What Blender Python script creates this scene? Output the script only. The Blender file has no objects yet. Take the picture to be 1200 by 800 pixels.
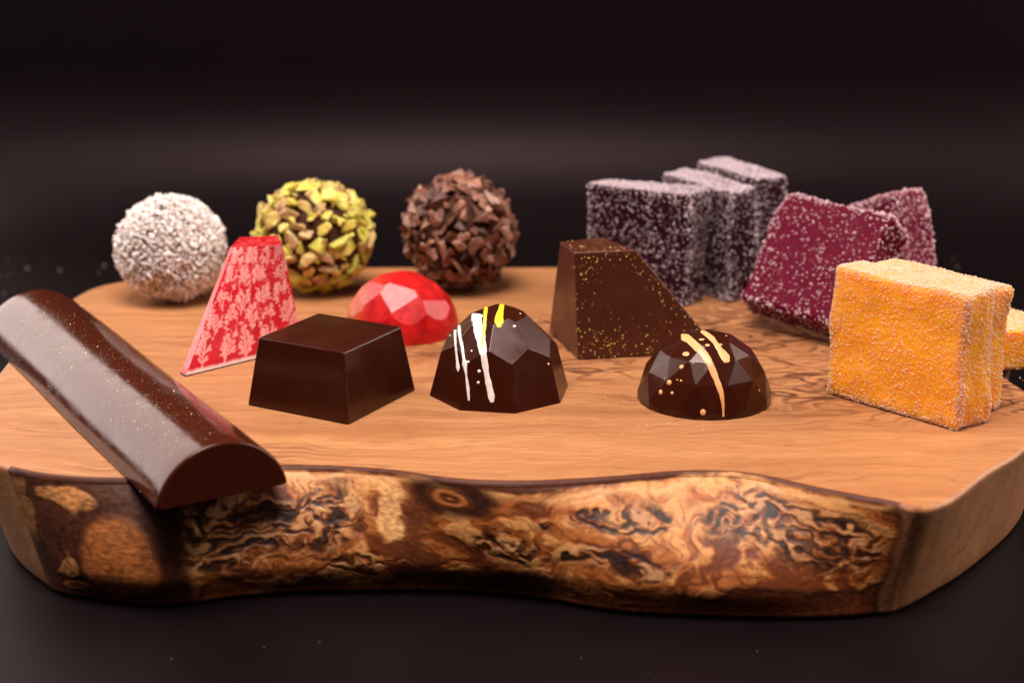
import bpy, bmesh, math, random
import numpy as np
from mathutils import Vector, Matrix, Euler
from mathutils.bvhtree import BVHTree

S = 0.01                      # everything below is written in centimetres and stored in metres
T = 2.5                       # top of the wooden board above the table, cm
scene = bpy.context.scene
C = scene.collection
random.seed(7)
rng = np.random.default_rng(7)

# ------------------------------------------------------------------ camera
cam_d = bpy.data.cameras.new('camera')
cam = bpy.data.objects.new('camera', cam_d); C.objects.link(cam)
cam.location = (0, -40*S, (T+12.4)*S)
cam.rotation_euler = (math.radians(90-16.853), 0, 0)
cam_d.sensor_width = 36; cam_d.lens = 57.24
cam_d.clip_start = 0.01; cam_d.clip_end = 20
cam_d.dof.use_dof = True; cam_d.dof.focus_distance = 37.2*S; cam_d.dof.aperture_fstop = 13
cam_d.dof.aperture_blades = 0
scene.camera = cam

# ------------------------------------------------------------------ world (dark studio) and lamps
w = bpy.data.worlds.new('World'); scene.world = w; w.use_nodes = True
w.node_tree.nodes['Background'].inputs[0].default_value = (1.0, 0.86, 0.84, 1)
w.node_tree.nodes['Background'].inputs[1].default_value = 0.005

def softbox(name, loc, target, sx, sy, power, col, spread=180):
    d = bpy.data.lights.new(name, 'AREA'); d.shape = 'RECTANGLE'
    d.size = sx*S; d.size_y = sy*S; d.energy = power; d.color = col; d.spread = math.radians(spread)
    o = bpy.data.objects.new(name, d); C.objects.link(o)
    o.location = Vector(loc)*S
    o.rotation_euler = (Vector(target)-Vector(loc)).to_track_quat('-Z', 'Y').to_euler()
    return o
softbox('softbox_left', (-44, 21, 27), (-3, 0, 3), 52, 50, 3.1, (1.0, 0.86, 0.80))
softbox('softbox_right', (50, 5, 28), (2, 0, 3), 44, 44, 3.1, (1.0, 0.86, 0.79))
softbox('softbox_overhead', (-6, -18, 66), (0, 0, 2), 40, 32, 8.6, (1.0, 0.88, 0.81))

scene.view_settings.view_transform = 'Standard'
scene.view_settings.look = 'None'
scene.view_settings.exposure = 0.0
scene.view_settings.gamma = 1.0
scene.view_settings.use_curve_mapping = False
scene.cycles.use_denoising = True
scene.cycles.max_bounces = 8
scene.cycles.sample_clamp_indirect = 6.0

# ------------------------------------------------------------------ helpers
def mesh_from(name, verts, faces, smooth=False, cols=None):
    v = np.asarray(verts, dtype=np.float64)*S
    me = bpy.data.meshes.new(name)
    if isinstance(faces, np.ndarray):
        n, k = faces.shape
        me.vertices.add(len(v)); me.vertices.foreach_set('co', v.ravel().astype(np.float32))
        me.loops.add(n*k); me.loops.foreach_set('vertex_index', faces.ravel().astype(np.int32))
        me.polygons.add(n)
        me.polygons.foreach_set('loop_start', np.arange(0, n*k, k, dtype=np.int32))
        me.polygons.foreach_set('loop_total', np.full(n, k, dtype=np.int32))
        me.update(calc_edges=True); me.validate()
    else:
        me.from_pydata([tuple(p) for p in v], [], faces); me.update()
    if smooth:
        me.polygons.foreach_set('use_smooth', [True]*len(me.polygons))
    if cols is not None:
        a = me.color_attributes.new('Col', 'FLOAT_COLOR', 'POINT')
        c = np.ones((len(v), 4), np.float32); c[:, :3] = cols
        a.data.foreach_set('color', c.ravel())
    return me

def link(name, me, mat, parent=None, loc=(0, 0, 0), rot=(0, 0, 0), kind=None):
    o = bpy.data.objects.new(name, me); C.objects.link(o)
    if mat is not None and me is not None and len(me.materials) == 0: me.materials.append(mat)
    o.parent = parent; o.location = Vector(loc)*S; o.rotation_euler = rot
    if kind: o['kind'] = kind
    return o

def thing(name, label, cat, loc=(0, 0, 0), rot=(0, 0, 0), group=None):
    o = bpy.data.objects.new(name, None); C.objects.link(o)
    o.empty_display_size = 0.005
    o.location = Vector(loc)*S; o.rotation_euler = rot
    o['label'] = label; o['category'] = cat
    if group: o['group'] = group
    return o

def bm_mesh(name, bm, smooth=False):
    me = bpy.data.meshes.new(name); bm.to_mesh(me); bm.free()
    for v in me.vertices: v.co *= S
    if smooth: me.polygons.foreach_set('use_smooth', [True]*len(me.polygons))
    me.update(); return me

# value-gradient noise in numpy
_perm = rng.permutation(512)
_perm = np.concatenate([_perm, _perm])
_grad = rng.normal(size=(512, 3)); _grad /= np.linalg.norm(_grad, axis=1)[:, None]
def noise3(x, y, z=0.0):
    x = np.asarray(x, float); y = np.asarray(y, float); z = np.broadcast_to(np.asarray(z, float), x.shape)
    xi = np.floor(x).astype(int); yi = np.floor(y).astype(int); zi = np.floor(z).astype(int)
    xf, yf, zf = x-xi, y-yi, z-zi
    u, v, ww = [t*t*t*(t*(t*6-15)+10) for t in (xf, yf, zf)]
    r = 0
    for dx in (0, 1):
        for dy in (0, 1):
            for dz in (0, 1):
                h = _perm[(_perm[(_perm[(xi+dx) & 511]+yi+dy) & 511]+zi+dz) & 511]
                g = _grad[h]
                d = g[..., 0]*(xf-dx)+g[..., 1]*(yf-dy)+g[..., 2]*(zf-dz)
                r = r+d*(u if dx else 1-u)*(v if dy else 1-v)*(ww if dz else 1-ww)
    return r*1.5
def fbm(x, y, z=0.0, o=4):
    r = 0; a = 0.5
    for i in range(o):
        r = r+a*noise3(x*2**i+i*17.3, y*2**i-i*9.1, z+i*3.7); a *= 0.5
    return r
def sstep(a, b, x):
    t = np.clip((x-a)/(b-a), 0, 1); return t*t*(3-2*t)
def mixc(a, b, t):
    return a*(1-t[..., None])+np.asarray(b)*t[..., None]

# ---- materials
class N:
    def __init__(s, name):
        s.m = bpy.data.materials.new(name); s.m.use_nodes = True
        s.t = s.m.node_tree; s.b = s.t.nodes['Principled BSDF']; s.out = s.t.nodes['Material Output']
    def n(s, ty, **kw):
        x = s.t.nodes.new(ty)
        for k, v in kw.items():
            if k in ('inp',):
                for i, val in v.items():
                    if hasattr(val, 'is_linked') or isinstance(val, bpy.types.NodeSocket): s.t.links.new(val, x.inputs[i])
                    else: x.inputs[i].default_value = val
            else: setattr(x, k, v)
        return x
    def set(s, **kw):
        for k, v in kw.items():
            k = k.replace('_', ' ')
            if isinstance(v, bpy.types.NodeSocket): s.t.links.new(v, s.b.inputs[k])
            else: s.b.inputs[k].default_value = v
        return s
    def cm(s):                    # object coordinates in centimetres
        tc = s.n('ShaderNodeTexCoord')
        return s.n('ShaderNodeVectorMath', operation='SCALE', inp={0: tc.outputs['Object'], 'Scale': 100.0}).outputs[0]
    def mapv(s, v, scale, loc=(0, 0, 0), rot=(0, 0, 0)):
        return s.n('ShaderNodeMapping', inp={0: v, 1: loc, 2: rot, 3: scale}).outputs[0]
    def noise(s, v, scale, detail=3, rough=.5, dist=0):
        return s.n('ShaderNodeTexNoise', inp={'Vector': v, 'Scale': scale, 'Detail': detail, 'Roughness': rough, 'Distortion': dist}).outputs['Fac']
    def ramp(s, f, *stops):
        r = s.n('ShaderNodeValToRGB', inp={0: f}); e = r.color_ramp.elements
        for i, (p, c) in enumerate(stops):
            if i >= 2: e.new(p)
            e[i].position = p; e[i].color = (*c, 1) if len(c) == 3 else c
        return r.outputs[0]
    def math(s, op, a, b=0.0, c=0.0, clamp=False):
        x = s.n('ShaderNodeMath', operation=op, use_clamp=clamp)
        for i, val in enumerate((a, b, c)):
            if isinstance(val, bpy.types.NodeSocket): s.t.links.new(val, x.inputs[i])
            else: x.inputs[i].default_value = val
        return x.outputs[0]
    def mix(s, f, a, b, mode='MIX'):
        x = s.n('ShaderNodeMix', data_type='RGBA', blend_type=mode)
        for i, val in ((0, f), (6, a), (7, b)):
            if isinstance(val, bpy.types.NodeSocket): s.t.links.new(val, x.inputs[i])
            else: x.inputs[i].default_value = val if not isinstance(val, tuple) or len(val) == 4 else (*val, 1)
        return x.outputs[2]
    def bump(s, h, strength, dist):
        return s.n('ShaderNodeBump', inp={'Height': h, 'Strength': strength, 'Distance': dist}).outputs[0]
    def attr(s, name='Col'):
        return s.n('ShaderNodeAttribute', attribute_name=name).outputs['Color']

def chocolate(name, col=(0.034, 0.0064, 0.0026), rough=0.2, spec=0.38):
    k = N(name); v = k.cm()
    n1 = k.noise(v, 1.6, 4, .6)
    c = k.mix(n1, tuple(x*0.8 for x in col), tuple(x*1.25 for x in col))
    n2 = k.noise(v, 5.0, 3)
    r = k.math('ADD', k.math('MULTIPLY_ADD', n2, 0.05, rough-0.05), k.math('MULTIPLY', k.ramp(k.noise(k.mapv(v, (1, 1.6, .8)), 1.1, 5, .65), (.45, (0, 0, 0)), (.7, (1, 1, 1))), .12))
    bp = k.bump(k.math('ADD', k.noise(v, 0.9, 2), k.math('MULTIPLY', k.noise(v, 24, 3, .6), .035)), 0.06, 0.001)
    geo = k.n('ShaderNodeNewGeometry'); bvn = k.n('ShaderNodeBevel', samples=4, inp={'Radius': .00045})
    dt = k.n('ShaderNodeVectorMath', operation='DOT_PRODUCT', inp={0: geo.outputs['Normal'], 1: bvn.outputs[0]}).outputs['Value']
    wearm = k.math('MULTIPLY', k.ramp(dt, (.90, (1, 1, 1)), (.985, (0, 0, 0))), k.ramp(k.noise(v, 5.5, 5, .7), (.50, (0, 0, 0)), (.66, (1, 1, 1))))
    c = k.mix(k.math('MULTIPLY', wearm, .55), c, (.20, .075, .042))
    r = k.math('MULTIPLY_ADD', wearm, .25, r)
    k.set(Base_Color=c, Roughness=r, IOR=1.48, Normal=bp)
    k.b.inputs['Specular IOR Level'].default_value = spec; k.b.inputs['Specular Tint'].default_value = (1, .84, .82, 1)
    return k.m
def plain(name, col, rough=0.4, metal=0.0, spec=0.5):
    k = N(name); v = k.cm()
    c = k.mix(k.noise(v, 9, 3), tuple(x*0.85 for x in col), tuple(min(1, x*1.12) for x in col))
    k.set(Base_Color=c, Roughness=rough, Metallic=metal); k.b.inputs['Specular IOR Level'].default_value = spec
    return k.m

M_CHOC = chocolate('dark_chocolate')
M_CHOC_LOG = chocolate('log_chocolate', (0.050, 0.0095, 0.004), 0.17, 0.34)
M_CHOC_SATIN = chocolate('satin_dark_chocolate', (0.066, 0.017, 0.009), 0.30)
M_CORE = chocolate('truffle_core', (0.05, 0.018, 0.011), 0.7, 0.15)

# ------------------------------------------------------------------ setting: black table that curves up into a backdrop
k = N('black_paper'); v = k.cm()
k.set(Base_Color=k.mix(k.noise(v, 30, 4), (0.0030, 0.0017, 0.0020), (0.0055, 0.0032, 0.0038)),
      Roughness=k.math('MULTIPLY_ADD', k.noise(v, .5, 3), .06, .40), Normal=k.bump(k.noise(v, 60, 3), .05, .0006))
k.b.inputs['Specular IOR Level'].default_value = 0.09
k.b.inputs['Specular Tint'].default_value = (1, .68, .76, 1)
M_BACK = k.m
prof = [(-45, 0), (-20, 0), (0, 0), (14, 0)]
R0, Y0 = 6.4, 20.5
for a in np.linspace(0, 90, 33):
    prof.append((Y0+R0*math.sin(math.radians(a)), R0*(1-math.cos(math.radians(a)))))
prof += [(Y0+R0, 16), (Y0+R0, 70)]
vs, fs = [], []
xs = [-23.5, -12, 0, 12, 23.5]
for y, z in prof:
    for x in xs: vs.append((x, y, z))
for i in range(len(prof)-1):
    for j in range(len(xs)-1):
        a = i*len(xs)+j; fs.append((a, a+1, a+1+len(xs), a+len(xs)))
bd = link('backdrop', mesh_from('backdrop', vs, fs, smooth=True), M_BACK, kind='structure')
tbl = link('table', mesh_from('table', [(-70, -60, -.6), (70, -60, -.6), (70, 40, -.6), (-70, 40, -.6)], [(0, 1, 2, 3)]), M_BACK, kind='structure')
tbl['label'] = 'black table under the backdrop'
bd['label'] = 'black table surface curving up into a dark backdrop'

# ------------------------------------------------------------------ wooden board
def catmull(pts, n):
    P = np.array(pts, float); m = len(P); out = []
    seg = np.linalg.norm(np.roll(P, -1, 0)-P, axis=1)
    for i in range(m):
        p0, p1, p2, p3 = P[i-1], P[i], P[(i+1) % m], P[(i+2) % m]
        kk = max(2, int(round(n*seg[i]/seg.sum())))
        t = np.linspace(0, 1, kk, endpoint=False)[:, None]
        out.append(0.5*((2*p1)+(-p0+p2)*t+(2*p0-5*p1+4*p2-p3)*t**2+(-p0+3*p1-3*p2+p3)*t**3))
    return np.concatenate(out)
# (top x, top y, bottom x, bottom y), counter-clockwise seen from above, front edge first from the left
OUT = [(-10.55, -8.15, -9.75, -8.75), (-9.0, -8.75, -8.9, -9.35), (-7.2, -8.75, -7.2, -9.75), (-5.6, -8.25, -5.5, -9.3),
       (-4.3, -8.1, -3.9, -9.1), (-2.6, -8.35, -1.9, -9.05), (-1.2, -8.85, -0.6, -9.15), (0.3, -8.98, 0.6, -9.42), (2.0, -8.75, 2.0, -9.95),
       (3.6, -8.42, 3.6, -10.2), (4.9, -8.55, 5.2, -10.3), (6.2, -9.35, 6.5, -10.24), (7.4, -10.0, 7.3, -10.05), (8.05, -10.33, 7.85, -9.85),
       (8.55, -10.08, 8.3, -9.5), (9.0, -9.6, 8.8, -9.0), (9.9, -8.4, 9.75, -8.0), (11.05, -7.05, 11.2, -6.1), (12.0, -5.2, 12.0, -4.6), (12.3, -3.4, 12.2, -3.2), (12.15, -1.9, 12.1, -1.9),
       (12.85, 0.2, 12.75, 0.2), (12.7, 3.6, 12.6, 3.6), (11.2, 6.9, 11.1, 6.9), (9.0, 8.8, 8.9, 8.7), (6.0, 9.5, 6, 9.4), (1.6, 8.9, 1.6, 8.8),
       (-4.2, 8.85, -4.2, 8.75), (-8.9, 8.35, -8.9, 8.25), (-11.7, 7.1, -11.6, 7.0), (-12.6, 5.5, -12.4, 5.4), (-12.75, 2.0, -12.5, 2.0),
       (-12.7, -1.4, -12.4, -1.4), (-12.35, -4.5, -11.9, -4.4), (-11.6, -7.0, -11.1, -6.9)]
NB = 1500
O4 = catmull(OUT, NB)
tp, bt = O4[:, :2], O4[:, 2:]
tan = np.roll(tp, -3, 0)-np.roll(tp, 3, 0); tan /= np.linalg.norm(tan, axis=1)[:, None]
nor = np.stack([tan[:, 1], -tan[:, 0]], 1)
R1 = 0.10
iL, iR = 0, int(np.argmin(np.hypot(tp[:, 0]-8.05, tp[:, 1]+10.33)))
_ix = np.arange(len(tp))
front_w = sstep(iR+6, iR-70, _ix)*sstep(-2, 40, _ix)            # 1 along the live edge, 0 where the board is sawn straight
def board_profile(tpx, btx, nx, v, extra, fw):
    """v 0..1 from the rim of the top face, over the rounded edge, down the side, under the bottom edge"""
    v = np.asarray(v); a = np.clip(v/0.06, 0, 1)*math.pi/2; b = np.clip((v-0.95)/0.05, 0, 1)*math.pi/2
    sd = np.clip((v-0.06)/0.89, 0, 1)
    z = np.where(v < 0.06, T-R1+R1*np.cos(a), np.where(v < 0.95, T-R1-(T-R1-0.15)*sd, 0.15-0.148*np.sin(b)))
    off = np.where(v < 0.06, -R1+R1*np.sin(a), np.where(v < 0.95, 0, -0.15+0.15*np.cos(b)))
    off = off+fw*(0.10*np.sin(np.pi*sd)-0.14*sstep(.72, 1, sd))
    wv = fw*1.02*np.sin(sd*math.pi/2)**.9+(1-fw)*sd
    xy = tpx*(1-wv)[..., None]+btx*wv[..., None]+nx*(off+extra)[..., None]
    zz = z+np.where(v < 0.03, extra, 0)
    return np.concatenate([xy, zz[..., None]], -1)
vv = np.concatenate([np.linspace(0, .06, 5), np.linspace(.1, .95, 8), np.linspace(.97, 1, 3)])
nb = len(tp)
rings = [board_profile(tp, bt, nor, np.full(nb, v), np.zeros(nb), front_w) for v in vv]
verts = np.concatenate(rings); faces = []
for r in range(len(vv)-1):
    for i in range(nb):
        j = (i+1) % nb
        faces.append((r*nb+i, (r+1)*nb+i, (r+1)*nb+j, r*nb+j))
faces.append(tuple(range(nb)))
faces.append(tuple((len(vv)-1)*nb+i for i in range(nb-1, -1, -1)))

k = N('olive_wood'); v = k.cm()
sep = k.n('ShaderNodeSeparateXYZ', inp={0: v})
def blob(cx, cy, rx, ry):
    dx = k.math('DIVIDE', k.math('SUBTRACT', sep.outputs[0], cx), rx); dy = k.math('DIVIDE', k.math('SUBTRACT', sep.outputs[1], cy), ry)
    d = k.math('ADD', k.math('MULTIPLY', dx, dx), k.math('MULTIPLY', dy, dy))
    return k.math('SUBTRACT', 1.0, d, clamp=True)
big = k.noise(k.mapv(v, (.10, .22, .2)), 1.0, 3, .5)
fig = k.math('MAXIMUM', k.math('MAXIMUM', blob(8.4, 0.4, 5.4, 6.2), k.math('MULTIPLY', blob(1.2, 0.5, 4.5, 3.6), .75)), k.math('MULTIPLY', blob(12.0, -2.6, 2.2, 2.6), 1.2))
# growth lines: the y coordinate bent by low noise, bent hard where the figure is strong
bend = k.math('MULTIPLY', k.math('SUBTRACT', k.noise(k.mapv(v, (.30, .55, .5), (3, 1, 0)), 1.0, 3, .5), .5), k.math('MULTIPLY_ADD', fig, 9.0, 2.2))
yy = k.math('ADD', sep.outputs[1], bend)
lines1 = k.noise(k.n('ShaderNodeCombineXYZ', inp={0: k.math('MULTIPLY', sep.outputs[0], .06), 1: k.math('MULTIPLY', yy, .9), 2: k.math('MULTIPLY', sep.outputs[2], .6)}).outputs[0], 1.0, 5, .6)
lines2 = k.noise(k.n('ShaderNodeCombineXYZ', inp={0: k.math('MULTIPLY', sep.outputs[0], .05), 1: k.math('MULTIPLY', yy, 3.2), 2: k.math('MULTIPLY', sep.outputs[2], 2.0)}).outputs[0], 1.0, 4, .65)
fine = k.noise(k.mapv(v, (.9, 16, 12)), 1.0, 4, .7)
base = k.ramp(lines1, (.25, (.28, .110, .040)), (.42, (.43, .195, .076)), (.60, (.53, .258, .106)), (.8, (.37, .158, .060)))
c2 = k.mix(k.math('MULTIPLY', k.ramp(lines2, (.40, (1, 1, 1)), (.54, (0, 0, 0))), .6), base, (.36, .135, .05))
darkl = k.ramp(lines2, (.39, (1, 1, 1)), (.45, (.55, .55, .55)), (.50, (0, 0, 0)))
c3 = k.mix(k.math('MULTIPLY', darkl, k.math('MULTIPLY', fig, 2.4, clamp=True), clamp=True), c2, (.085, .028, .012))
c3 = k.mix(k.math('MULTIPLY', k.math('MULTIPLY', fig, .85), k.ramp(big, (.35, (1, 1, 1)), (.6, (0, 0, 0)))), c3, (.34, .135, .055))
lines3 = k.noise(k.n('ShaderNodeCombineXYZ', inp={0: k.math('MULTIPLY', sep.outputs[0], .16), 1: k.math('MULTIPLY', yy, 7.5), 2: k.math('MULTIPLY', sep.outputs[2], 3.0)}).outputs[0], 1.0, 3, .6)
c3 = k.mix(k.math('MULTIPLY', k.ramp(lines3, (.38, (1, 1, 1)), (.45, (0, 0, 0))), k.math('MULTIPLY', k.ramp(k.noise(k.mapv(v, (.16, .5, .3), (5, 9, 0)), 1.0, 3), (.42, (.12, .12, .12)), (.62, (.75, .75, .75))), 1.0)), c3, (.22, .078, .030))
c3 = k.mix(k.math('MULTIPLY', k.ramp(big, (.40, (0, 0, 0)), (.62, (1, 1, 1))), .38), c3, (.36, .145, .056))
cn = k.noise(k.mapv(v, (.17, .34, .3), (2.3, 4.1, 0), (0, 0, .35)), 1.0, 3, .55)
con = k.math('MULTIPLY_ADD', k.math('SINE', k.math('MULTIPLY', cn, 110.0)), .5, .5)
swirl = k.math('MULTIPLY', k.ramp(con, (.0, (1, 1, 1)), (.22, (.35, .35, .35)), (.42, (0, 0, 0))), k.math('MULTIPLY', k.math('MULTIPLY', fig, 2.0, clamp=True), k.ramp(k.noise(k.mapv(v, (.35, .8, .5)), 1.0, 3), (.32, (0, 0, 0)), (.48, (1, 1, 1)))))
c3 = k.mix(swirl, c3, (.060, .020, .009))
c4 = k.mix(k.ramp(fine, (.36, (.55, .55, .55)), (.6, (0, 0, 0))), c3, (.27, .10, .038))
pores = k.noise(k.mapv(v, (1.6, 26, 26), (7, 3, 1)), 1.0, 2, .5)
c5 = k.mix(k.math('MULTIPLY', k.ramp(pores, (.29, (1, 1, 1)), (.37, (0, 0, 0))), .75), c4, (.16, .055, .022))
k.set(Base_Color=c5, Roughness=k.math('MULTIPLY_ADD', fine, .16, .36), Normal=k.bump(k.math('ADD', fine, k.math('MULTIPLY', pores, .5)), .12, .0012))
k.b.inputs['Specular IOR Level'].default_value = .35
M_WOOD = k.m
board = thing('cutting_board', 'thick olive wood serving board with a rough live edge along the front', 'wooden board')
me = mesh_from('slab', verts, faces); me.polygons.foreach_set('use_smooth', [len(p.vertices) == 4 for p in me.polygons])
slab = link('slab', me, M_WOOD, board)

# live edge: the burled natural surface along the front, as a dense relief with its own pigment
NU, NV = 1150, 170
ui = np.linspace(iL, iR, NU)
def samp(A): 
    return np.stack([np.interp(ui, np.arange(nb), A[:, j]) for j in range(2)], 1)
tpu, btu, nou = samp(tp), samp(bt), samp(nor)
ker = np.ones(41)/41
nou = np.stack([np.convolve(np.pad(nou[:, j], 20, mode='edge'), ker, 'valid') for j in range(2)], 1); nou /= np.linalg.norm(nou, axis=1)[:, None]
vg = np.linspace(0, 1, NV)
X = np.repeat(((tpu[:, 0]+btu[:, 0])/2)[:, None], NV, 1)        # cm along the edge
V = np.repeat(vg[None, :], NU, 0)
Hh = V*2.6                                                     # cm down the face
def nf(a): return (a-a.mean())/a.std()
wx = nf(fbm(X*.55, Hh*.75, 1.0, 4)); wy = nf(fbm(X*.55, Hh*.75, 8.0, 4))      # large bends of the grain
sx_ = nf(fbm(X*2.2, Hh*3.0, 4.0, 3)); sy_ = nf(fbm(X*2.2, Hh*3.0, 14.0, 3))
X2 = X+.22*wx+.05*sx_; H2 = Hh+.16*wy+.05*sy_
big = nf(fbm(X2*.50, H2*1.0, 51.0, 3))
q = nf(fbm(X2*1.1+.5*wy, H2*2.0+.4*wx, 3.0, 5))
flow = H2*2.1+.55*nf(fbm(X2*.5, H2*.8, 5.0, 3))+.05*X
lam = np.sin(flow*5.0+.8*q)
fineg = nf(fbm(X*7, Hh*14, 2.0, 4))
light, mid, brown, dark, black = [np.array(c) for c in ((.72, .325, .105), (.47, .155, .038), (.185, .046, .012), (.052, .014, .006), (.016, .010, .007))]
col = np.broadcast_to(mid, X.shape+(3,)).copy()
col = mixc(col, light, sstep(-.1, 1.3, q+.35*lam+.35*big-1.2*(V-.35)))
col = mixc(col, brown, sstep(.2, 1.2, -q-.6*big+1.4*(V-.5))*.85)
thin = np.abs(np.sin(flow*7.0+1.1*q))
tm = sstep(-.6, .8, nf(fbm(X*.55, Hh*1.0, 41., 3)))
col = mixc(col, dark, sstep(.17, .02, thin)*tm*.8)
col = mixc(col, brown, sstep(.45, .15, thin)*tm*.45)
hgt = .006*q+.002*lam
def bl(cx, cv, rx, rv, warp=1.):
    return np.clip(1-np.sqrt(((X+warp*.22*wx-cx)/rx)**2+((V+warp*.05*wy-cv)/rv)**2), 0, 1)
# bark pockets: broken near-black mottle between pale flakes
pocket = np.maximum.reduce([bl(-5.6, .40, 2.0, .42), bl(-4.0, .36, 1.5, .30), bl(5.3, .33, 1.9, .30), bl(6.7, .40, 1.2, .3), bl(-.2, .55, 1.1, .14), bl(2.0, .55, 1.5, .12), bl(-10.0, .2, .8, .22)*.8, bl(2.6, .25, 1.3, .10), bl(.9, .36, .5, .08), bl(-3.4, .72, .7, .12)])
pk = sstep(.05, .5, pocket)
rub = nf(fbm(X*2.4+.5*wx+.2*sx_, Hh*5.8+.8*wy+.25*sy_, 21.0, 5))
col = mixc(col, dark, pk*sstep(-.9, .7, rub)*.85)
col = mixc(col, black, pk*sstep(.6, 1.6, rub)*.75)
col = mixc(col, np.array((.58, .31, .13)), pk*sstep(.5, 1.5, -rub)*.8)
hgt += pk*(-.014*sstep(-.6, 1.2, rub)+.008*sstep(.4, 1.6, -rub))
def zone(c, m, h=0.0, flat=.8, var=.16):
    global col, hgt
    g = np.clip(1+var*(.6*fineg+.5*q), .35, 1.8)
    col = col*(1-m[..., None])+(np.asarray(c)*g[..., None])*m[..., None]
    hgt = hgt*(1-flat*m)+h*m
# smooth dark heartwood low on the face, with a wavy dark border
wl = V+.035*wx+.045*np.sin(X*1.5+.6)-.05*np.exp(-((X-4.1)/.5)**2)
zl = sstep(.74, .80, wl)*sstep(2.4, 3.6, X)
zone((.17, .045, .013), zl, -.01)
col = mixc(col, dark, np.exp(-((wl-.755)/.022)**2)*sstep(2.4, 3.6, X)*.9)
for dv, st in ((.09, .6), (.17, .5), (.235, .4)):                      # layered waves above it
    col = mixc(col, brown, np.exp(-((wl+.2*dv*np.sin(X*2.1)-.755+dv)/.012)**2)*sstep(3.0, 4.4, X)*st)
zone((.15, .042, .013), sstep(.70, .82, V+.05*wx)*sstep(-3.0, -2.2, X)*sstep(1.6, .3, X)*.9, -.01)
zone((.20, .058, .016), sstep(.86, .96, V+.03*wx)*sstep(-6.9, -6.2, X)*.7, -.01)
# dark stem in the middle with a pale flake to its left
stem = np.exp(-((X+1.72+1.5*np.clip(V-.25, 0, 1)+.08*wx)/.26)**2)
zone((.19, .055, .018), stem*.93, -.01)
fl = 1-((X+2.42+.9*(V-.35)+.06*wx)/.34)**2-((V-.30)/.27)**2
zone((.76, .38, .14), sstep(-.1, .5, fl+.15*q), .015)
# round grown-over branch at the left, wrapped by dark smooth bark
m0 = sstep(-6.55, -6.95, X+.10*wx)
zone((.095, .030, .013), m0*.97, -.005, var=.22)
zone((.055, .018, .009), np.exp(-((X+6.75+.1*wx)/.22)**2)*.8)
def rd(cx, cv, rx, rv, p=2.3, wp=1.):
    return np.abs((X-cx+wp*.08*wx)/rx)**p+np.abs((V-cv+wp*.025*wy)/rv)**p
d = rd(-8.0, .62, .80, .33)
zone((.36, .125, .034), sstep(1.15, .70, d), .012, var=.22)
col = mixc(col, np.array((.17, .05, .015)), np.exp(-((d-.95)/.16)**2)*.7)
d = rd(-9.15, .25, .50, .11, 2, 2); zone((.46, .20, .066), sstep(1.2, .6, d), .01, var=.25)
d = rd(-9.2, .62, .34, .10, 2, 2.2); zone((.46, .20, .066), sstep(1.2, .5, d), .012, var=.3)
d = rd(-9.05, .83, .40, .08, 2, 2); zone((.34, .13, .040), sstep(1.2, .6, d), .01, var=.25)
zone((.44, .19, .064), sstep(-9.75, -9.95, X+.10*wx)*sstep(.05, .12, V)*sstep(.62, .45, V)*.85)
col = mixc(col, dark, np.exp(-((X+9.85+.10*wx)/.05)**2)*.7)
# eye knot
d = np.sqrt(((X+1.10+.02*sx_)/.40)**2+((V-.175+.006*sy_)/.085)**2)
zone((.075, .024, .011), sstep(2.3, 1.3, d+.25*wx), -.005)
ring = .5+.5*np.cos(d*9.5); kn = sstep(1.2, .95, d)
col = col*(1-kn[..., None])+(np.array((.50, .18, .05))*ring[..., None]+np.array((.14, .04, .013))*(1-ring[..., None]))*kn[..., None]
hgt = hgt*(1-kn)+kn*.015*ring
# dark cambium line under the sawn top, pale layer below it, dark right end
bw = .034+.010*np.sin(X*.9)+.075*np.exp(-((X-.1)/1.0)**2)+.010*wx
rim = sstep(bw+.022, bw, V)
pale = np.exp(-((V-bw-.045-.01*wx)/.022)**2)*sstep(-6.3, -5.7, X)*(1-np.exp(-((X+.6)/1.2)**2))
col = mixc(col, np.array((.76, .39, .15)), pale*.8)
col = mixc(col, np.array((.125, .036, .018)), rim*.95); hgt = hgt*(1-rim*.8)
rgt = .85*sstep(7.52, 7.70, X+.05*wx+1.0*(V-.42)**2)
zone((.105, .030, .012), rgt, 0)
zone((.42, .175, .070), sstep(7.62, 7.80, X+.05*wx+.9*(V-.45)**2), 0, var=.06)
col = np.array((.66, .285, .092))*(col/np.array((.72, .325, .105)))**1.28
col = np.clip(col*(1+.07*fineg)[..., None], .004, .9)
taper = sstep(0, .05, V)*sstep(1.0, .96, V)*sstep(0, 12, np.arange(NU))[:, None]*sstep(NU-1, NU-14, np.arange(NU))[:, None]
ext = .004+(np.clip(hgt, -.05, .05)+.04)*taper*.9
pos = board_profile(np.repeat(tpu[:, None], NV, 1), np.repeat(btu[:, None], NV, 1), np.repeat(nou[:, None], NV, 1), V, ext, np.repeat(np.interp(ui, np.arange(nb), front_w)[:, None], NV, 1))
idx = np.arange(NU*NV).reshape(NU, NV)
fq = np.stack([idx[:-1, :-1], idx[:-1, 1:], idx[1:, 1:], idx[1:, :-1]], -1).reshape(-1, 4)
k = N('burl_wood')
v = k.cm()
k.set(Base_Color=k.mix(k.ramp(k.noise(k.mapv(v, (3, 9, 9)), 3.0, 4, .7), (.3, (.20, .20, .20)), (.6, (0, 0, 0))), k.attr(), (.09, .028, .01)),
      Roughness=k.math('MULTIPLY_ADD', k.noise(v, 4, 3), .22, .36), Normal=k.bump(k.noise(v, 9, 4, .6), .10, .0012))
k.b.inputs['Specular IOR Level'].default_value = .25
link('live_edge', mesh_from('live_edge', pos.reshape(-1, 3), fq, True, np.clip(col, .004, .9).reshape(-1, 3)), k.m, board)

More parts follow.
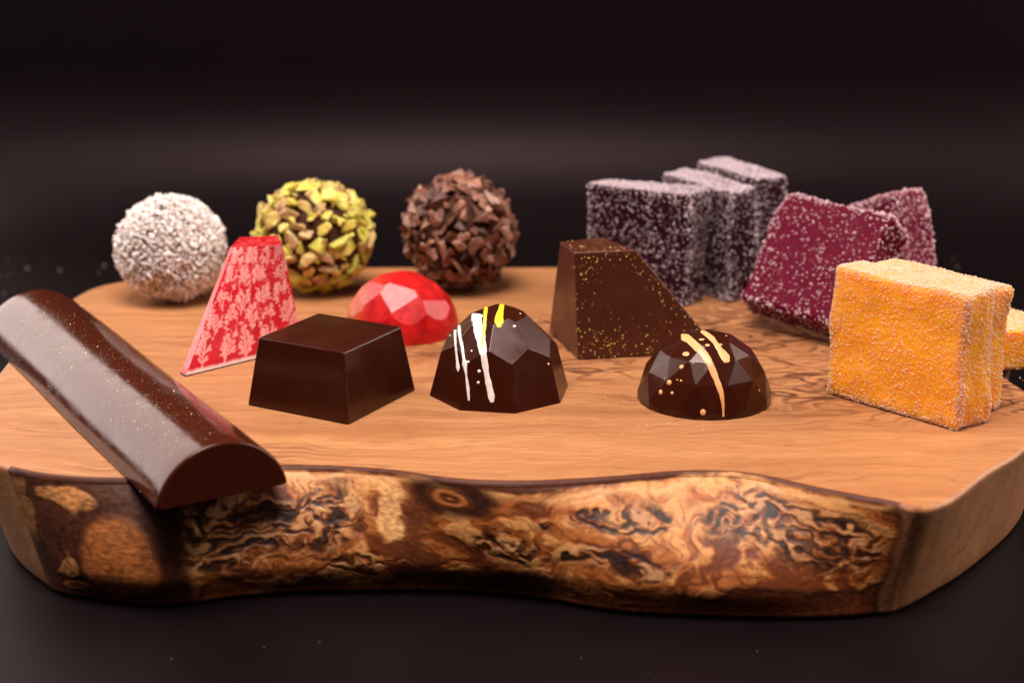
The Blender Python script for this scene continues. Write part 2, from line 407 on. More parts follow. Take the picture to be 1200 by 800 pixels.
# ------------------------------------------------------------------ shared shape builders
def frustum(name, base, top, h, bev=.045, seg=3):
    bm = bmesh.new()
    vb = [bm.verts.new((x, y, 0)) for x, y in base]; vt = [bm.verts.new((x, y, h)) for x, y in top]
    n = len(vb)
    bm.faces.new(vb[::-1]); bm.faces.new(vt)
    for i in range(n):
        j = (i+1) % n; bm.faces.new((vb[i], vb[j], vt[j], vt[i]))
    bmesh.ops.bevel(bm, geom=list(bm.edges), offset=bev, segments=seg, profile=.5, affect='EDGES')
    bmesh.ops.recalc_face_normals(bm, faces=bm.faces)
    me = bm_mesh(name, bm)
    return me
def gem(name, planes, size=3.0, bev=.03):
    """solid cut by planes (azimuth, elevation, distance from the base centre)"""
    bm = bmesh.new(); bmesh.ops.create_cube(bm, size=size*2)
    bmesh.ops.translate(bm, verts=bm.verts, vec=(0, 0, size))
    for az, el, d in planes:
        a, e = math.radians(az), math.radians(el)
        n = Vector((math.cos(a)*math.cos(e), math.sin(a)*math.cos(e), math.sin(e)))
        r = bmesh.ops.bisect_plane(bm, geom=bm.verts[:]+bm.edges[:]+bm.faces[:], plane_co=n*d, plane_no=n, clear_outer=True, dist=1e-5)
        ed = [x for x in r['geom_cut'] if isinstance(x, bmesh.types.BMEdge)]
        if ed: bmesh.ops.contextual_create(bm, geom=ed) if False else bmesh.ops.holes_fill(bm, edges=[e2 for e2 in bm.edges if e2.is_boundary], sides=0)
    bmesh.ops.remove_doubles(bm, verts=bm.verts, dist=.004)
    bmesh.ops.dissolve_limit(bm, angle_limit=.01, verts=bm.verts, edges=bm.edges)
    if bev: bmesh.ops.bevel(bm, geom=list(bm.edges), offset=bev, segments=2, profile=.5, affect='EDGES', clamp_overlap=True)
    bmesh.ops.recalc_face_normals(bm, faces=bm.faces)
    return bm_mesh(name, bm)
def bvh_of(me):
    return BVHTree.FromPolygons([v.co/S for v in me.vertices], [tuple(p.vertices) for p in me.polygons])

VIEW = Vector((0, math.cos(math.radians(19)), -math.sin(math.radians(19))))
def on_front(bvh, x, h):
    """point of the front of a bonbon met at width x and height h, looked at from slightly above"""
    o = Vector((x, 0, 0))+Vector((0, math.sin(math.radians(19)), math.cos(math.radians(19))))*h-VIEW*8
    hit = bvh.ray_cast(o, VIEW)
    return (hit[0], hit[1]) if hit[0] is not None else (None, None)
def drip(name, bvh, path, mat, parent, thick=.013):
    """raised ribbon of cocoa butter: path = (x, h, half width)"""
    P = []
    for (x0, h0, w0), (x1, h1, w1) in zip(path[:-1], path[1:]):
        L = math.hypot(x1-x0, h1-h0); n = max(2, int(L/.03))
        for i in range(n):
            t = i/n; P.append((x0+(x1-x0)*t, h0+(h1-h0)*t, w0+(w1-w0)*t))
    P.append(path[-1])
    P = np.array(P); d = np.gradient(P[:, :2], axis=0); d /= np.maximum(np.linalg.norm(d, axis=1), 1e-6)[:, None]
    nn = np.stack([-d[:, 1], d[:, 0]], 1)
    off = [-1, -.6, 0, .6, 1]; lift = [-.02, .8, 1, .8, -.02]
    vs, fs, rows = [], [], []
    for i, (x, h, wd) in enumerate(P):
        wd = wd*(1+.07*math.sin(i*.45+x*9)+.04*math.sin(i*1.1))
        row = []
        for o_, l_ in zip(off, lift):
            p, n = on_front(bvh, x+nn[i, 0]*o_*wd, h+nn[i, 1]*o_*wd)
            if p is None: row = None; break
            row.append(p+n*(thick*l_*min(1, wd/.07+.3)))
        if row is None: rows.append(None); continue
        rows.append(len(vs)); vs += row
    for a, b in zip(rows[:-1], rows[1:]):
        if a is None or b is None: continue
        for j in range(4): fs.append((a+j, a+j+1, b+j+1, b+j))
    return link(name, mesh_from(name, vs, fs, True), mat, parent)
def dots(name, bvh, lst, mat, parent):
    vs, fs = [], []
    for x, h, r, asp in lst:
        p, n = on_front(bvh, x, h)
        if p is None: continue
        t = n.cross(Vector((0, 0, 1))).normalized() if abs(n.z) < .95 else Vector((1, 0, 0)); b = n.cross(t).normalized()
        i0 = len(vs); m = 10
        for rr, l_ in ((1, -.004), (.7, .55), (0, .8)):
            for q_ in range(m if rr else 1):
                a = q_*2*math.pi/m
                vs.append(p+t*math.cos(a)*r*rr+b*math.sin(a)*r*rr*asp+n*(l_*min(r, .05)*.4))
        for q_ in range(m):
            q2 = (q_+1) % m
            fs.append((i0+q_, i0+q2, i0+m+q2, i0+m+q_)); fs.append((i0+m+q_, i0+m+q2, i0+2*m))
    return link(name, mesh_from(name, vs, fs, True), mat, parent, kind='stuff')
def flecks(name, pts, nors, sizes, mat, parent, tilt=.25):
    """tiny foil flakes lying on a surface, joined into one part"""
    pts = np.asarray(pts); nors = np.asarray(nors); n = len(pts)
    nn = nors+rng.normal(size=(n, 3))*tilt; nn /= np.linalg.norm(nn, axis=1)[:, None]
    r = rng.normal(size=(n, 3)); t = np.cross(nn, r); t /= np.linalg.norm(t, axis=1)[:, None]; b = np.cross(nn, t)
    sz = np.asarray(sizes)[:, None]
    V5 = []
    for a in range(5):
        an = a*2*math.pi/5
        V5.append(pts+nors*(.004+.25*sz*tilt)+(t*math.cos(an)+b*math.sin(an))*sz)
    vs = np.stack(V5, 1).reshape(-1, 3); f = np.arange(n*5).reshape(n, 5)
    return link(name, mesh_from(name, vs, f), mat, parent, kind='stuff')

# ------------------------------------------------------------------ chocolate log
axis_ang = math.atan2(.858, -.513)
log = thing('chocolate_log', 'long glossy dark chocolate log with shimmering flecks hanging over the front edge', 'chocolate',
            (-6.96+.858*1.4, -10.47+.513*1.4, T), (0, 0, axis_ang-math.pi/2))
LW, LH, LL = 1.40, 1.15, 13.7                                   # local: x across, y along towards the back
sec = []
rr = (LW*LW+LH*LH)/(2*LH)
a0 = math.asin(LW/rr)
for i in range(61):
    a = a0-2*a0*i/60
    x = rr*math.sin(a); z = rr*math.cos(a)-(rr-LH)
    sec.append((x*(1-.02*max(0, .25-z)), max(z, 0)*.97+.03))
sec = [(LW-.06, 0)]+sec+[(-LW+.06, 0)]
ysts = [(0, .955), (.012, .975), (.03, .99), (.06, .997), (.10, 1)]+[(y, 1) for y in np.linspace(.6, LL-.6, 40)]+[(LL-.18, 1), (LL-.1, .992), (LL-.05, .975), (LL-.02, .945), (LL, .90)]
vs, fs = [], []
for y, sc_ in ysts:
    for x, z in sec:
        vs.append((x*sc_+.012*math.sin(y*.8), y, max(.0, z*sc_)))
ns = len(sec)
for i in range(len(ysts)-1):
    for j in range(ns):
        j2 = (j+1) % ns; fs.append((i*ns+j, i*ns+j2, (i+1)*ns+j2, (i+1)*ns+j))
fs.append(tuple(range(ns-1, -1, -1))); fs.append(tuple((len(ysts)-1)*ns+j for j in range(ns)))
me = mesh_from('log_body', vs, fs)
bm = bmesh.new(); bm.from_mesh(me); bmesh.ops.recalc_face_normals(bm, faces=bm.faces); bm.to_mesh(me); bm.free()
me.polygons.foreach_set('use_smooth', [len(p.vertices) == 4 for p in me.polygons])
body = link('body', me, M_CHOC_LOG, log)
n = 6000
ang = a0*np.clip(rng.normal(-.30, .42, n), -.98, .95); yl = rng.random(n)*(LL-.6)+.3
keep = rng.random(n) < np.clip(.35+.9*fbm(yl*.5, ang*2, 4., 3)+.25*np.exp(-((ang+.35)/.35)**2), 0.05, 1)
ang, yl = ang[keep], yl[keep]
nr = np.stack([np.sin(ang), np.zeros_like(ang), np.cos(ang)], 1)
pt = np.stack([rr*np.sin(ang), yl, (rr*np.cos(ang)-(rr-LH))*.97+.03], 1)
k = N('shimmer_dust'); oi = k.n('ShaderNodeNewGeometry').outputs['Random Per Island']
k.set(Base_Color=k.ramp(oi, (0, (.55, .42, .16)), (.5, (.50, .55, .20)), (1, (.70, .62, .40))), Roughness=.32, Metallic=.85)
M_SHIM = k.m
flecks('shimmer_flecks', pt, nr, rng.uniform(.004, .009, len(pt)), M_SHIM, log, .3)

# ------------------------------------------------------------------ square dark chocolate
cu = Vector((.875, -.485)); cv = Vector((.485, .875))
sq = thing('chocolate_square', 'plain dark chocolate with square flat top and sloping sides', 'chocolate', (-4.23, -3.62, T), (0, 0, math.atan2(-.485, .875)))
b_, t_ = 1.42, 1.19
link('body', frustum('square_body', [(-b_, -b_), (b_, -b_), (b_, b_), (-b_, b_)], [(-t_, -t_), (t_, -t_), (t_, t_), (-t_, t_)], 1.62, .048), M_CHOC, sq)

# ------------------------------------------------------------------ gold-flecked sloping chocolate
gp = thing('chocolate_wedge', 'tall dark chocolate wedge with gold flecks in front of purple jellies', 'chocolate', (1.68, -.71, T), (0, 0, math.radians(9.8)))
base = [(0, 0), (3.75, 0), (3.05, 2.6), (-.25, 2.62)]; top = [(-.09, .22), (1.5, .2), (.95, 1.72), (-.22, 1.42)]
me = frustum('wedge_body', base, top, 2.76, .05)
link('body', me, M_CHOC_SATIN, gp)
bv = bvh_of(me); P_, N_ = [], []
while len(P_) < 330:
    x, z = random.uniform(-.1, 3.6), random.uniform(.05, 2.8)
    if random.random() > .55+.45*(z/2.8)**2: continue
    h = bv.ray_cast(Vector((x, -5, z)), Vector((0, 1, 0)))
    if h[0] is None or h[0].y > 1: continue
    P_.append(h[0]); N_.append(h[1])
for _ in range(260):
    x, y = random.uniform(-.4, 3.2), random.uniform(.1, 2.4)
    h = bv.ray_cast(Vector((x, y, 6)), Vector((0, 0, -1)))
    if h[0] is not None and h[0].z > 1.0: P_.append(h[0]); N_.append(h[1])
k = N('gold_leaf'); oi = k.n('ShaderNodeNewGeometry').outputs['Random Per Island']
k.set(Base_Color=k.ramp(oi, (0, (.85, .55, .12)), (.6, (.90, .72, .18)), (1, (.85, .42, .22))), Roughness=.4, Metallic=.25)
M_GOLD = k.m
flecks('gold_flecks', P_, N_, rng.uniform(.010, .024, len(P_)), M_GOLD, gp, .15)

# ------------------------------------------------------------------ red sloping bonbon with feathered pattern
rp = thing('red_bonbon', 'glossy red wedge bonbon with pale feathery fern pattern', 'chocolate', (-7.0, 0, T))
bs = [Vector((x+7.0, y, 0)) for x, y in ((-8.00, -2.06), (-5.40, .38), (-6.35, 2.35), (-7.75, 1.5), (-8.18, -1.82))]
tpz = [Vector((x+7.0, y, 2.75)) for x, y in ((-7.06, .06), (-5.83, .30), (-6.10, 1.36), (-7.06, 1.16), (-7.12, .12))]
segs = []                                                        # frond strokes on the front face, cm
fr = random.Random(11)
frond_id = [0]
def stroke(x, y, a, L, w0, w1, bend, n=5):
    for i in range(n):
        nx, ny = x+math.cos(a)*L/n, y+math.sin(a)*L/n
        segs.append((x, y, nx, ny, w0+(w1-w0)*(i+1)/n, frond_id[0])); x, y = nx, ny; a += bend/n
    return x, y, a
def frond(x, y, a, L, sc=1.0):
    frond_id[0] += 1
    n = max(3, int(L/(.125*sc)))
    for i in range(n):
        t = i/n; step = L/n
        nx, ny = x+math.cos(a)*step, y+math.sin(a)*step
        segs.append((x, y, nx, ny, .024*sc, frond_id[0])); x, y = nx, ny; a += fr.uniform(-.10, .10)
        for sg in ((-1, 1) if fr.random() < .8 else (fr.choice((-1, 1)),)):
            ll = sc*(.50*(1-.55*t)*(.55 if i == 0 else 1))*fr.uniform(.75, 1.15)
            a1 = a+sg*fr.uniform(.65, .95)
            ex, ey, ea = stroke(x, y, a1, ll, .018*sc, .036*sc, -sg*fr.uniform(.2, .6))
            if ll > .22*sc:
                mx_, my_ = x+math.cos(a1)*ll*.5, y+math.sin(a1)*ll*.5
                stroke(mx_, my_, a1+sg*fr.uniform(.5, .8), ll*.38, .016*sc, .032*sc, -sg*.3, 3)
                if fr.random() < .6: stroke(mx_+.02, my_, a1-sg*fr.uniform(.4, .7), ll*.34, .016*sc, .030*sc, sg*.2, 3)
    stroke(x, y, a, .1*sc, .02*sc, .034*sc, 0, 2)
for yy0, sc in ((.10, .80), (.72, .72), (1.30, .70), (1.86, .62), (2.38, .55)):
    half = (3.55*(1-yy0/3)+1.27*yy0/3)/2-.10
    nfr = max(3, int(2*half/(.50*sc/.72)))
    for q_ in range(nfr):
        frond(1.78-half+2*half*(q_+.5)/nfr+fr.uniform(-.07, .07), yy0+fr.uniform(-.08, .10), 1.57-.25*((q_+.5)/nfr-.5)*-2+fr.uniform(-.22, .22), sc*fr.uniform(.85, 1.15), sc)
segs_a = np.array(segs)
def pattern(px, py):
    """signed distance to the fronds; where two fronds meet a gap stays between them"""
    d1 = np.full(px.shape, 9.); d2 = np.full(px.shape, 9.)
    for f_ in np.unique(segs_a[:, 5]):
        s_ = segs_a[segs_a[:, 5] == f_]; b_ = np.full(px.shape, 9.)
        near = (px > s_[:, (0, 2)].min()-.2) & (px < s_[:, (0, 2)].max()+.2) & (py > s_[:, (1, 3)].min()-.2) & (py < s_[:, (1, 3)].max()+.2)
        if not near.any(): continue
        qx, qy = px[near], py[near]; m_ = np.full(qx.shape, 9.)
        for i in range(0, len(s_), 40):
            ax, ay, bx, by, ww_ = [s_[i:i+40, j][None, :] for j in range(5)]
            dx, dy = bx-ax, by-ay; t = np.clip(((qx[:, None]-ax)*dx+(qy[:, None]-ay)*dy)/(dx*dx+dy*dy+1e-9), 0, 1)
            m_ = np.minimum(m_, (np.hypot(qx[:, None]-ax-t*dx, qy[:, None]-ay-t*dy)-ww_).min(1))
        b_[near] = m_
        d2 = np.minimum(np.maximum(d1, b_), d2); d1 = np.minimum(d1, b_)
    return np.maximum(d1, .024-np.maximum(d2, 0)-.02*(d2-d1 > .05))*1.0
NG = 300
gu, gv = np.meshgrid(np.linspace(0, 1, NG), np.linspace(0, 1, NG), indexing='ij')
A, B, Cc, D = [np.array(p) for p in (bs[0], bs[1], tpz[1], tpz[0])]
pos = (A*(1-gu)[..., None]+B*gu[..., None])*(1-gv)[..., None]+(D*(1-gu)[..., None]+Cc*gu[..., None])*gv[..., None]
wid = 3.55*(1-gv)+1.27*gv; px = (gu-.5)*wid+1.78+.03*fbm(gu*30, gv*30, 1.); py = gv*3.0+.03*fbm(gu*30, gv*30, 7.)
dd = pattern(px.ravel(), py.ravel()).reshape(px.shape)
inside = sstep(.022, -.022, dd+.02*fbm(gu*70, gv*60, 3.))
red = np.array((.52, .010, .018)); pink = np.array((.86, .37, .35))
colr = np.broadcast_to(red, pos.shape).copy()*(1+.35*fbm(gu*6, gv*6, 9.)[..., None])
colr = mixc(colr, pink, inside*(.86+.3*fbm(gu*12, gv*12, 2.)))
colr = mixc(colr, np.array((.80, .55, .50)), sstep(.055, .02, gv+.02*fbm(gu*18, gv*4, 5.))*sstep(.9, .6, gu))
speck = fbm(gu*60, gv*60, 13., 3)
colr = mixc(colr, np.array((.85, .42, .40)), sstep(.18, .32, speck)*sstep(.62, .8, gv)*.8)
idx = np.arange(NG*NG).reshape(NG, NG)
fq = np.stack([idx[:-1, :-1], idx[1:, :-1], idx[1:, 1:], idx[:-1, 1:]], -1).reshape(-1, 4)
verts = [pos.reshape(-1, 3)]; cols = [colr.reshape(-1, 3)]; fq_all = [fq]; off = NG*NG
def grid_face(p00, p10, p11, p01, n, seed, dens):
    global off
    g, h_ = np.meshgrid(np.linspace(0, 1, n), np.linspace(0, 1, n), indexing='ij')
    q_ = (np.array(p00)*(1-g)[..., None]+np.array(p10)*g[..., None])*(1-h_)[..., None]+(np.array(p01)*(1-g)[..., None]+np.array(p11)*g[..., None])*h_[..., None]
    cc = np.broadcast_to(red*.9, q_.shape).copy()
    if dens:
        Lw = (Vector(p10)-Vector(p00)).length; Lh = (Vector(p01)-Vector(p00)).length
        dq = pattern((g*Lw+seed).ravel(), (h_*Lh+1.1).ravel()).reshape(g.shape)
        cc = mixc(cc, np.array((.72, .10, .10)), sstep(.02, -.02, dq)*dens)
    ii = np.arange(n*n).reshape(n, n)+off; off += n*n
    verts.append(q_.reshape(-1, 3)); cols.append(cc.reshape(-1, 3))
    fq_all.append(np.stack([ii[:-1, :-1], ii[1:, :-1], ii[1:, 1:], ii[:-1, 1:]], -1).reshape(-1, 4))
for i in range(1, 5):
    j = (i+1) % 5; grid_face(bs[i], bs[j], tpz[j], tpz[i], 60 if i < 4 else 90, .4*i, .8)
grid_face(tpz[0], tpz[1], tpz[2], tpz[3], 110, 1.0, .55)
grid_face(tpz[4], tpz[0], tpz[3], tpz[3], 12, .0, 0)
grid_face(bs[0], bs[4], bs[2], bs[1], 12, .0, 0); grid_face(bs[4], bs[3], bs[2], bs[2], 6, 0, 0)
k = N('feathered_cocoa_butter'); v = k.cm()
k.set(Base_Color=k.attr(), Roughness=k.math('MULTIPLY_ADD', k.noise(v, 6, 3), .16, .16), Coat_Weight=.3, Coat_Roughness=.12, Normal=k.bump(k.noise(v, 3, 3), .12, .001))
me = mesh_from('bonbon_body', np.concatenate(verts), np.concatenate(fq_all), True, np.clip(np.concatenate(cols), 0, 1))
me.polygons.foreach_set('use_smooth', [False]*len(me.polygons))
link('body', me, k.m, rp)
# thin dark chocolate foot
cen = sum((Vector((p.x, p.y, 0)) for p in bs), Vector())/5
ft = [((p.x-cen.x)*1.004+cen.x, (p.y-cen.y)*1.004+cen.y) for p in bs]
link('foot', frustum('bonbon_foot', ft, ft, .035, .008, 1), M_CHOC, rp)

# ------------------------------------------------------------------ faceted bonbons
pl = [(-100+a, 14, 1.52) for a in range(0, 360, 45)]+[(-78+a, 44, 1.76) for a in range(0, 360, 45)]+[(-96+a, 66, 1.98) for a in range(0, 360, 60)]+[(-90, 87, 2.10)]
gm = thing('faceted_bonbon', 'dark chocolate bonbon with broad gem facets and white and yellow streaks', 'chocolate', (-.30, -3.12, T), (0, 0, math.radians(0)))
me = gem('gem_body', pl, bev=.012); link('body', me, M_CHOC, gm)
bv = bvh_of(me)
M_WHITE = plain('white_cocoa_butter', (.86, .82, .78), .35)
M_YELL = plain('yellow_cocoa_butter', (.85, .62, .02), .35)
M_ORAN = plain('orange_cocoa_butter', (.80, .40, .16), .38)
def gx(x, y):        # front view coordinates of a point on this bonbon
    return ((x-584)/50.5, (472-y)/50.5)
def G(*a): return [(*gx(x, y), w_/50.5) for x, y, w_ in a]
drip('white_streak', bv, G((559, 362, 4), (560, 372, 7), (557, 388, 6), (562, 408, 6), (566, 430, 4), (570, 455, 3), (575, 478, 4), (576, 486, 2)), M_WHITE, gm)
drip('white_thread', bv, G((543, 371, 3), (534, 383, 2.5), (532, 395, 3), (531, 403, 1.4), (534, 430, 1.2), (536, 446, 2.2), (536, 450, .6)), M_WHITE, gm)
drip('white_thread', bv, G((535, 388, 1.5), (537, 405, 2), (541, 422, 1.6), (543, 436, 1.6), (544, 441, 3), (546, 455, 1), (548, 470, 2), (549, 484, 1)), M_WHITE, gm)
drip('yellow_streak', bv, G((569, 361, 2.4), (568, 375, 2.2), (567, 395, 2.2), (565, 412, 2), (564, 425, 1.2)), M_YELL, gm, .024)
drip('yellow_streak', bv, G((588, 361, 2.8), (587, 372, 3), (584, 386, 4.5), (584, 393, 5), (584, 399, 2)), M_YELL, gm, .022)
dots('splatter', bv, [(*gx(x, y), r/50.5, a) for x, y, r, a in ((602, 397, 2, .8), (561, 450, 2, 1), (560, 463, 1.7, 1), (609, 381, 1, 1), (642, 441, 1.3, 1), (552, 426, 1.2, 1), (620, 374, 1.1, 1), (525, 406, 1.2, 1), (548, 439, 2.2, .7), (622, 384, .8, 1))], M_WHITE, gm)

rd_ = thing('faceted_bonbon', 'shiny red half round bonbon with gem facets behind the dark square', 'chocolate', (-2.95, 2.02, T), (0, 0, math.radians(0)))
pl = [(a, 6, 1.52) for a in range(0, 360, 10)]+[(a+5, 17, 1.53) for a in range(0, 360, 10)]+[(-118+a, 33, 1.50) for a in range(0, 360, 40)]+[(-92+a, 49, 1.50) for a in range(0, 360, 60)]+[(-70+a, 70, 1.54) for a in range(0, 360, 90)]
me = gem('gem_red', pl, bev=.018)
k = N('red_cocoa_butter'); v = k.cm()
sp = k.ramp(k.noise(v, 34, 2, .6), (.62, (0, 0, 0)), (.72, (.5, .5, .5)))
sx = k.n('ShaderNodeSeparateXYZ', inp={0: v})
c = k.mix(k.ramp(k.noise(v, 2.4, 5, .65), (.35, (0, 0, 0)), (.65, (1, 1, 1))), (.33, .0025, .005), (.58, .012, .012))
gold = k.math('MULTIPLY', k.math('MULTIPLY_ADD', sx.outputs[0], -1.6, -1.25, clamp=True), k.noise(v, 5, 3), clamp=True)
c = k.mix(gold, c, (.50, .22, .05)); c = k.mix(k.math('MULTIPLY', sp, .5), c, (.75, .14, .08))
k.set(Base_Color=c, Roughness=k.math('MULTIPLY_ADD', k.noise(v, 6, 4), .2, .17), Normal=k.bump(k.noise(v, 18, 3), .05, .001))
k.b.inputs['Specular IOR Level'].default_value = .4
link('body', me, k.m, rd_)

tr = thing('faceted_bonbon', 'dark chocolate half round bonbon with small triangle facets and orange drizzle', 'chocolate', (4.52, -3.68, T))
bm = bmesh.new()
Rr = 1.57
for cnt, el, o0, sc_ in ((24, 0, 0, 1.0), (12, 7, 0, 1.01), (12, 27, 15, 1.0), (12, 47, 3, 1.0), (6, 66, 18, 1.0), (1, 88, 0, 1.0)):
    for i in range(cnt):
        a = math.radians(o0+i*360/cnt); e = math.radians(el)
        bm.verts.new((Rr*math.cos(a)*math.cos(e)*sc_, Rr*math.sin(a)*math.cos(e)*sc_, Rr*1.06*math.sin(e)))
bmesh.ops.convex_hull(bm, input=bm.verts[:])
bmesh.ops.dissolve_limit(bm, angle_limit=.02, verts=bm.verts, edges=bm.edges)
bmesh.ops.bevel(bm, geom=list(bm.edges), offset=.014, segments=1, profile=.5, affect='EDGES')
bmesh.ops.recalc_face_normals(bm, faces=bm.faces)
me = bm_mesh('dome_body', bm); link('body', me, M_CHOC, tr)
bv = bvh_of(me)
def gx(x, y): return ((x-824)/50.3, (470-y)/50.3)
drip('orange_streak', bv, G((779, 399, 2), (789, 396, 4), (801, 400, 5), (810, 411, 4.5), (818, 421, 4.5), (824, 434, 4), (830, 450, 3.4), (835, 465, 3), (837, 478, 1.7), (837.5, 491, 1.2)), M_ORAN, tr)
drip('orange_streak', bv, G((806, 386, 2), (818, 390, 3), (829, 401, 3.4), (836, 414, 3.2), (841, 422, 6), (843, 426, 5), (846, 428, .6)), M_ORAN, tr)
dots('splatter', bv, [(*gx(x, y), r/50.3, a) for x, y, r, a in ((797, 419, 4.5, .75), (791, 434, 2.7, 1), (817, 402, 4, .6), (822, 409, 3, .7), (777, 452, 3, 1), (768, 463, 2.8, 1.1), (780, 464, 1.8, 1), (814, 486, 3.4, 1.1), (847, 397, 1.6, .7), (882, 461, 1.2, 1), (790, 450, 1.3, 1), (786, 449, .9, 1), (804, 430, .9, 1), (871, 404, 1.1, 1), (838, 408, 2, .8), (772, 447, .8, 1))], M_ORAN, tr)

# ------------------------------------------------------------------ truffles
def hull_mesh(name, n, ext, seed, subd=0, dent=0):
    r_ = random.Random(seed); bm = bmesh.new()
    for _ in range(n):
        p = Vector((r_.gauss(0, 1), r_.gauss(0, 1), r_.gauss(0, 1))).normalized()*r_.uniform(.75, 1)
        bm.verts.new((p.x*ext[0], p.y*ext[1], p.z*ext[2]))
    bmesh.ops.convex_hull(bm, input=bm.verts[:])
    for v_ in [v_ for v_ in bm.verts if not v_.link_faces]: bm.verts.remove(v_)
    if subd:
        bmesh.ops.bevel(bm, geom=list(bm.edges), offset=min(ext)*.11, segments=1, profile=.5, affect='EDGES', clamp_overlap=True)
    bmesh.ops.recalc_face_normals(bm, faces=bm.faces)
    return bm_mesh(name, bm, subd > 0)
def sphere_mesh(name, r, z, amp=.0, u=48, v_=24):
    bm = bmesh.new(); bmesh.ops.create_uvsphere(bm, u_segments=u, v_segments=v_, radius=r)
    for q_ in bm.verts: q_.co *= 1+amp*float(noise3(np.array(q_.co.x*1.5), np.array(q_.co.y*1.5), np.array(q_.co.z*1.5)))
    bmesh.ops.translate(bm, verts=bm.verts, vec=(0, 0, z)); return bm_mesh(name, bm, True)
def fib(n, jit):
    i = np.arange(n)+.5; ph = np.arccos(1-2*i/n); th_ = math.pi*(1+5**.5)*i
    p = np.stack([np.cos(th_)*np.sin(ph), np.sin(th_)*np.sin(ph), np.cos(ph)], 1)+rng.normal(size=(n, 3))*jit
    return p/np.linalg.norm(p, axis=1)[:, None]
def stud(parent, name, meshes, mat, dirs, r, zc, tilt, scale):
    for i, d in enumerate(dirs):
        d = Vector(d); q_ = d.to_track_quat('Z', 'Y')
        e = Euler((random.gauss(0, tilt), random.gauss(0, tilt), random.uniform(0, 6.28)))
        p = d*(r*random.uniform(.97, 1.03)); p.z += zc
        if p.z < .13: p.z = .13
        o = bpy.data.objects.new(name, meshes[i % len(meshes)]); C.objects.link(o); o.parent = parent
        o.matrix_local = Matrix.LocRotScale(p*S, q_ @ e.to_quaternion(), Vector((1, 1, 1))*random.uniform(*scale))
# pistachio
k = N('pistachio'); v = k.cm(); oi = k.n('ShaderNodeObjectInfo').outputs['Random']
flesh = k.ramp(oi, (0, (.42, .40, .03)), (.3, (.60, .51, .06)), (.58, (.70, .56, .11)), (.78, (.60, .39, .13)), (1, (.36, .18, .08)))
off_ = k.n('ShaderNodeVectorMath', operation='ADD', inp={0: v, 1: k.n('ShaderNodeCombineXYZ', inp={0: k.math('MULTIPLY', oi, 90.), 1: k.math('MULTIPLY', oi, 37.)}).outputs[0]}).outputs[0]
skin = k.ramp(k.noise(off_, 2.6, 3, .6), (.56, (0, 0, 0)), (.66, (.9, .9, .9)))
c = k.mix(skin, flesh, (.30, .125, .060)); c = k.mix(k.ramp(k.noise(off_, 5, 3), (.45, (0, 0, 0)), (.7, (.45, .45, .45))), c, (.66, .60, .16))
k.set(Base_Color=c, Roughness=.42, Normal=k.bump(k.noise(off_, 12, 4), .35, .0012), Subsurface_Weight=.12, Subsurface_Scale=.002)
k.b.inputs['Subsurface Radius'].default_value = (1, .8, .25)
M_PIST = k.m
pt_ = thing('pistachio_truffle', 'round truffle covered in chopped green pistachio pieces', 'truffle', (-5.71, 6.05, T))
link('core', sphere_mesh('pistachio_core', 1.50, 1.70, .03), M_CORE, pt_)
ms = []
for i in range(9):
    m = hull_mesh('pistachio_piece', 9, (random.uniform(.25, .36), random.uniform(.19, .27), random.uniform(.13, .19)), 50+i, 1); m.materials.append(M_PIST); m.polygons.foreach_set('use_smooth', [False]*len(m.polygons)); ms.append(m)
stud(pt_, 'pistachio_piece', ms, M_PIST, fib(165, .05), 1.55, 1.72, .42, (.95, 1.75))
stud(pt_, 'pistachio_piece', ms, M_PIST, fib(130, .09), 1.60, 1.72, .6, (.42, .80))
pt_.scale = (1.02, .97, .965)
# cacao nibs
k = N('cacao_nib'); v = k.cm(); oi = k.n('ShaderNodeObjectInfo').outputs['Random']
c = k.ramp(oi, (0, (.075, .028, .020)), (.3, (.16, .053, .032)), (.6, (.27, .100, .058)), (.85, (.38, .165, .10)), (1, (.48, .30, .21)))
c = k.mix(k.ramp(k.noise(v, 7, 4, .6), (.4, (.6, .6, .6)), (.6, (0, 0, 0))), c, (.07, .027, .019))
k.set(Base_Color=c, Roughness=.42, Normal=k.bump(k.noise(v, 9, 4), .5, .0015))
M_NIB = k.m
ct = thing('cacao_truffle', 'round truffle covered in chopped brown cacao nibs', 'truffle', (-1.52, 6.44, T))
link('core', sphere_mesh('cacao_core', 1.50, 1.72, .03), M_CORE, ct)
ms = []
for i in range(12):
    m = hull_mesh('cacao_nib', random.choice((7, 8, 9)), (random.uniform(.24, .33), random.uniform(.19, .28), random.uniform(.08, .17)), 150+i); m.materials.append(M_NIB); ms.append(m)
stud(ct, 'cacao_nib', ms, M_NIB, fib(295, .045), 1.58, 1.73, .52, (.75, 1.5))
ct.scale = (.985, 1.03, .985)
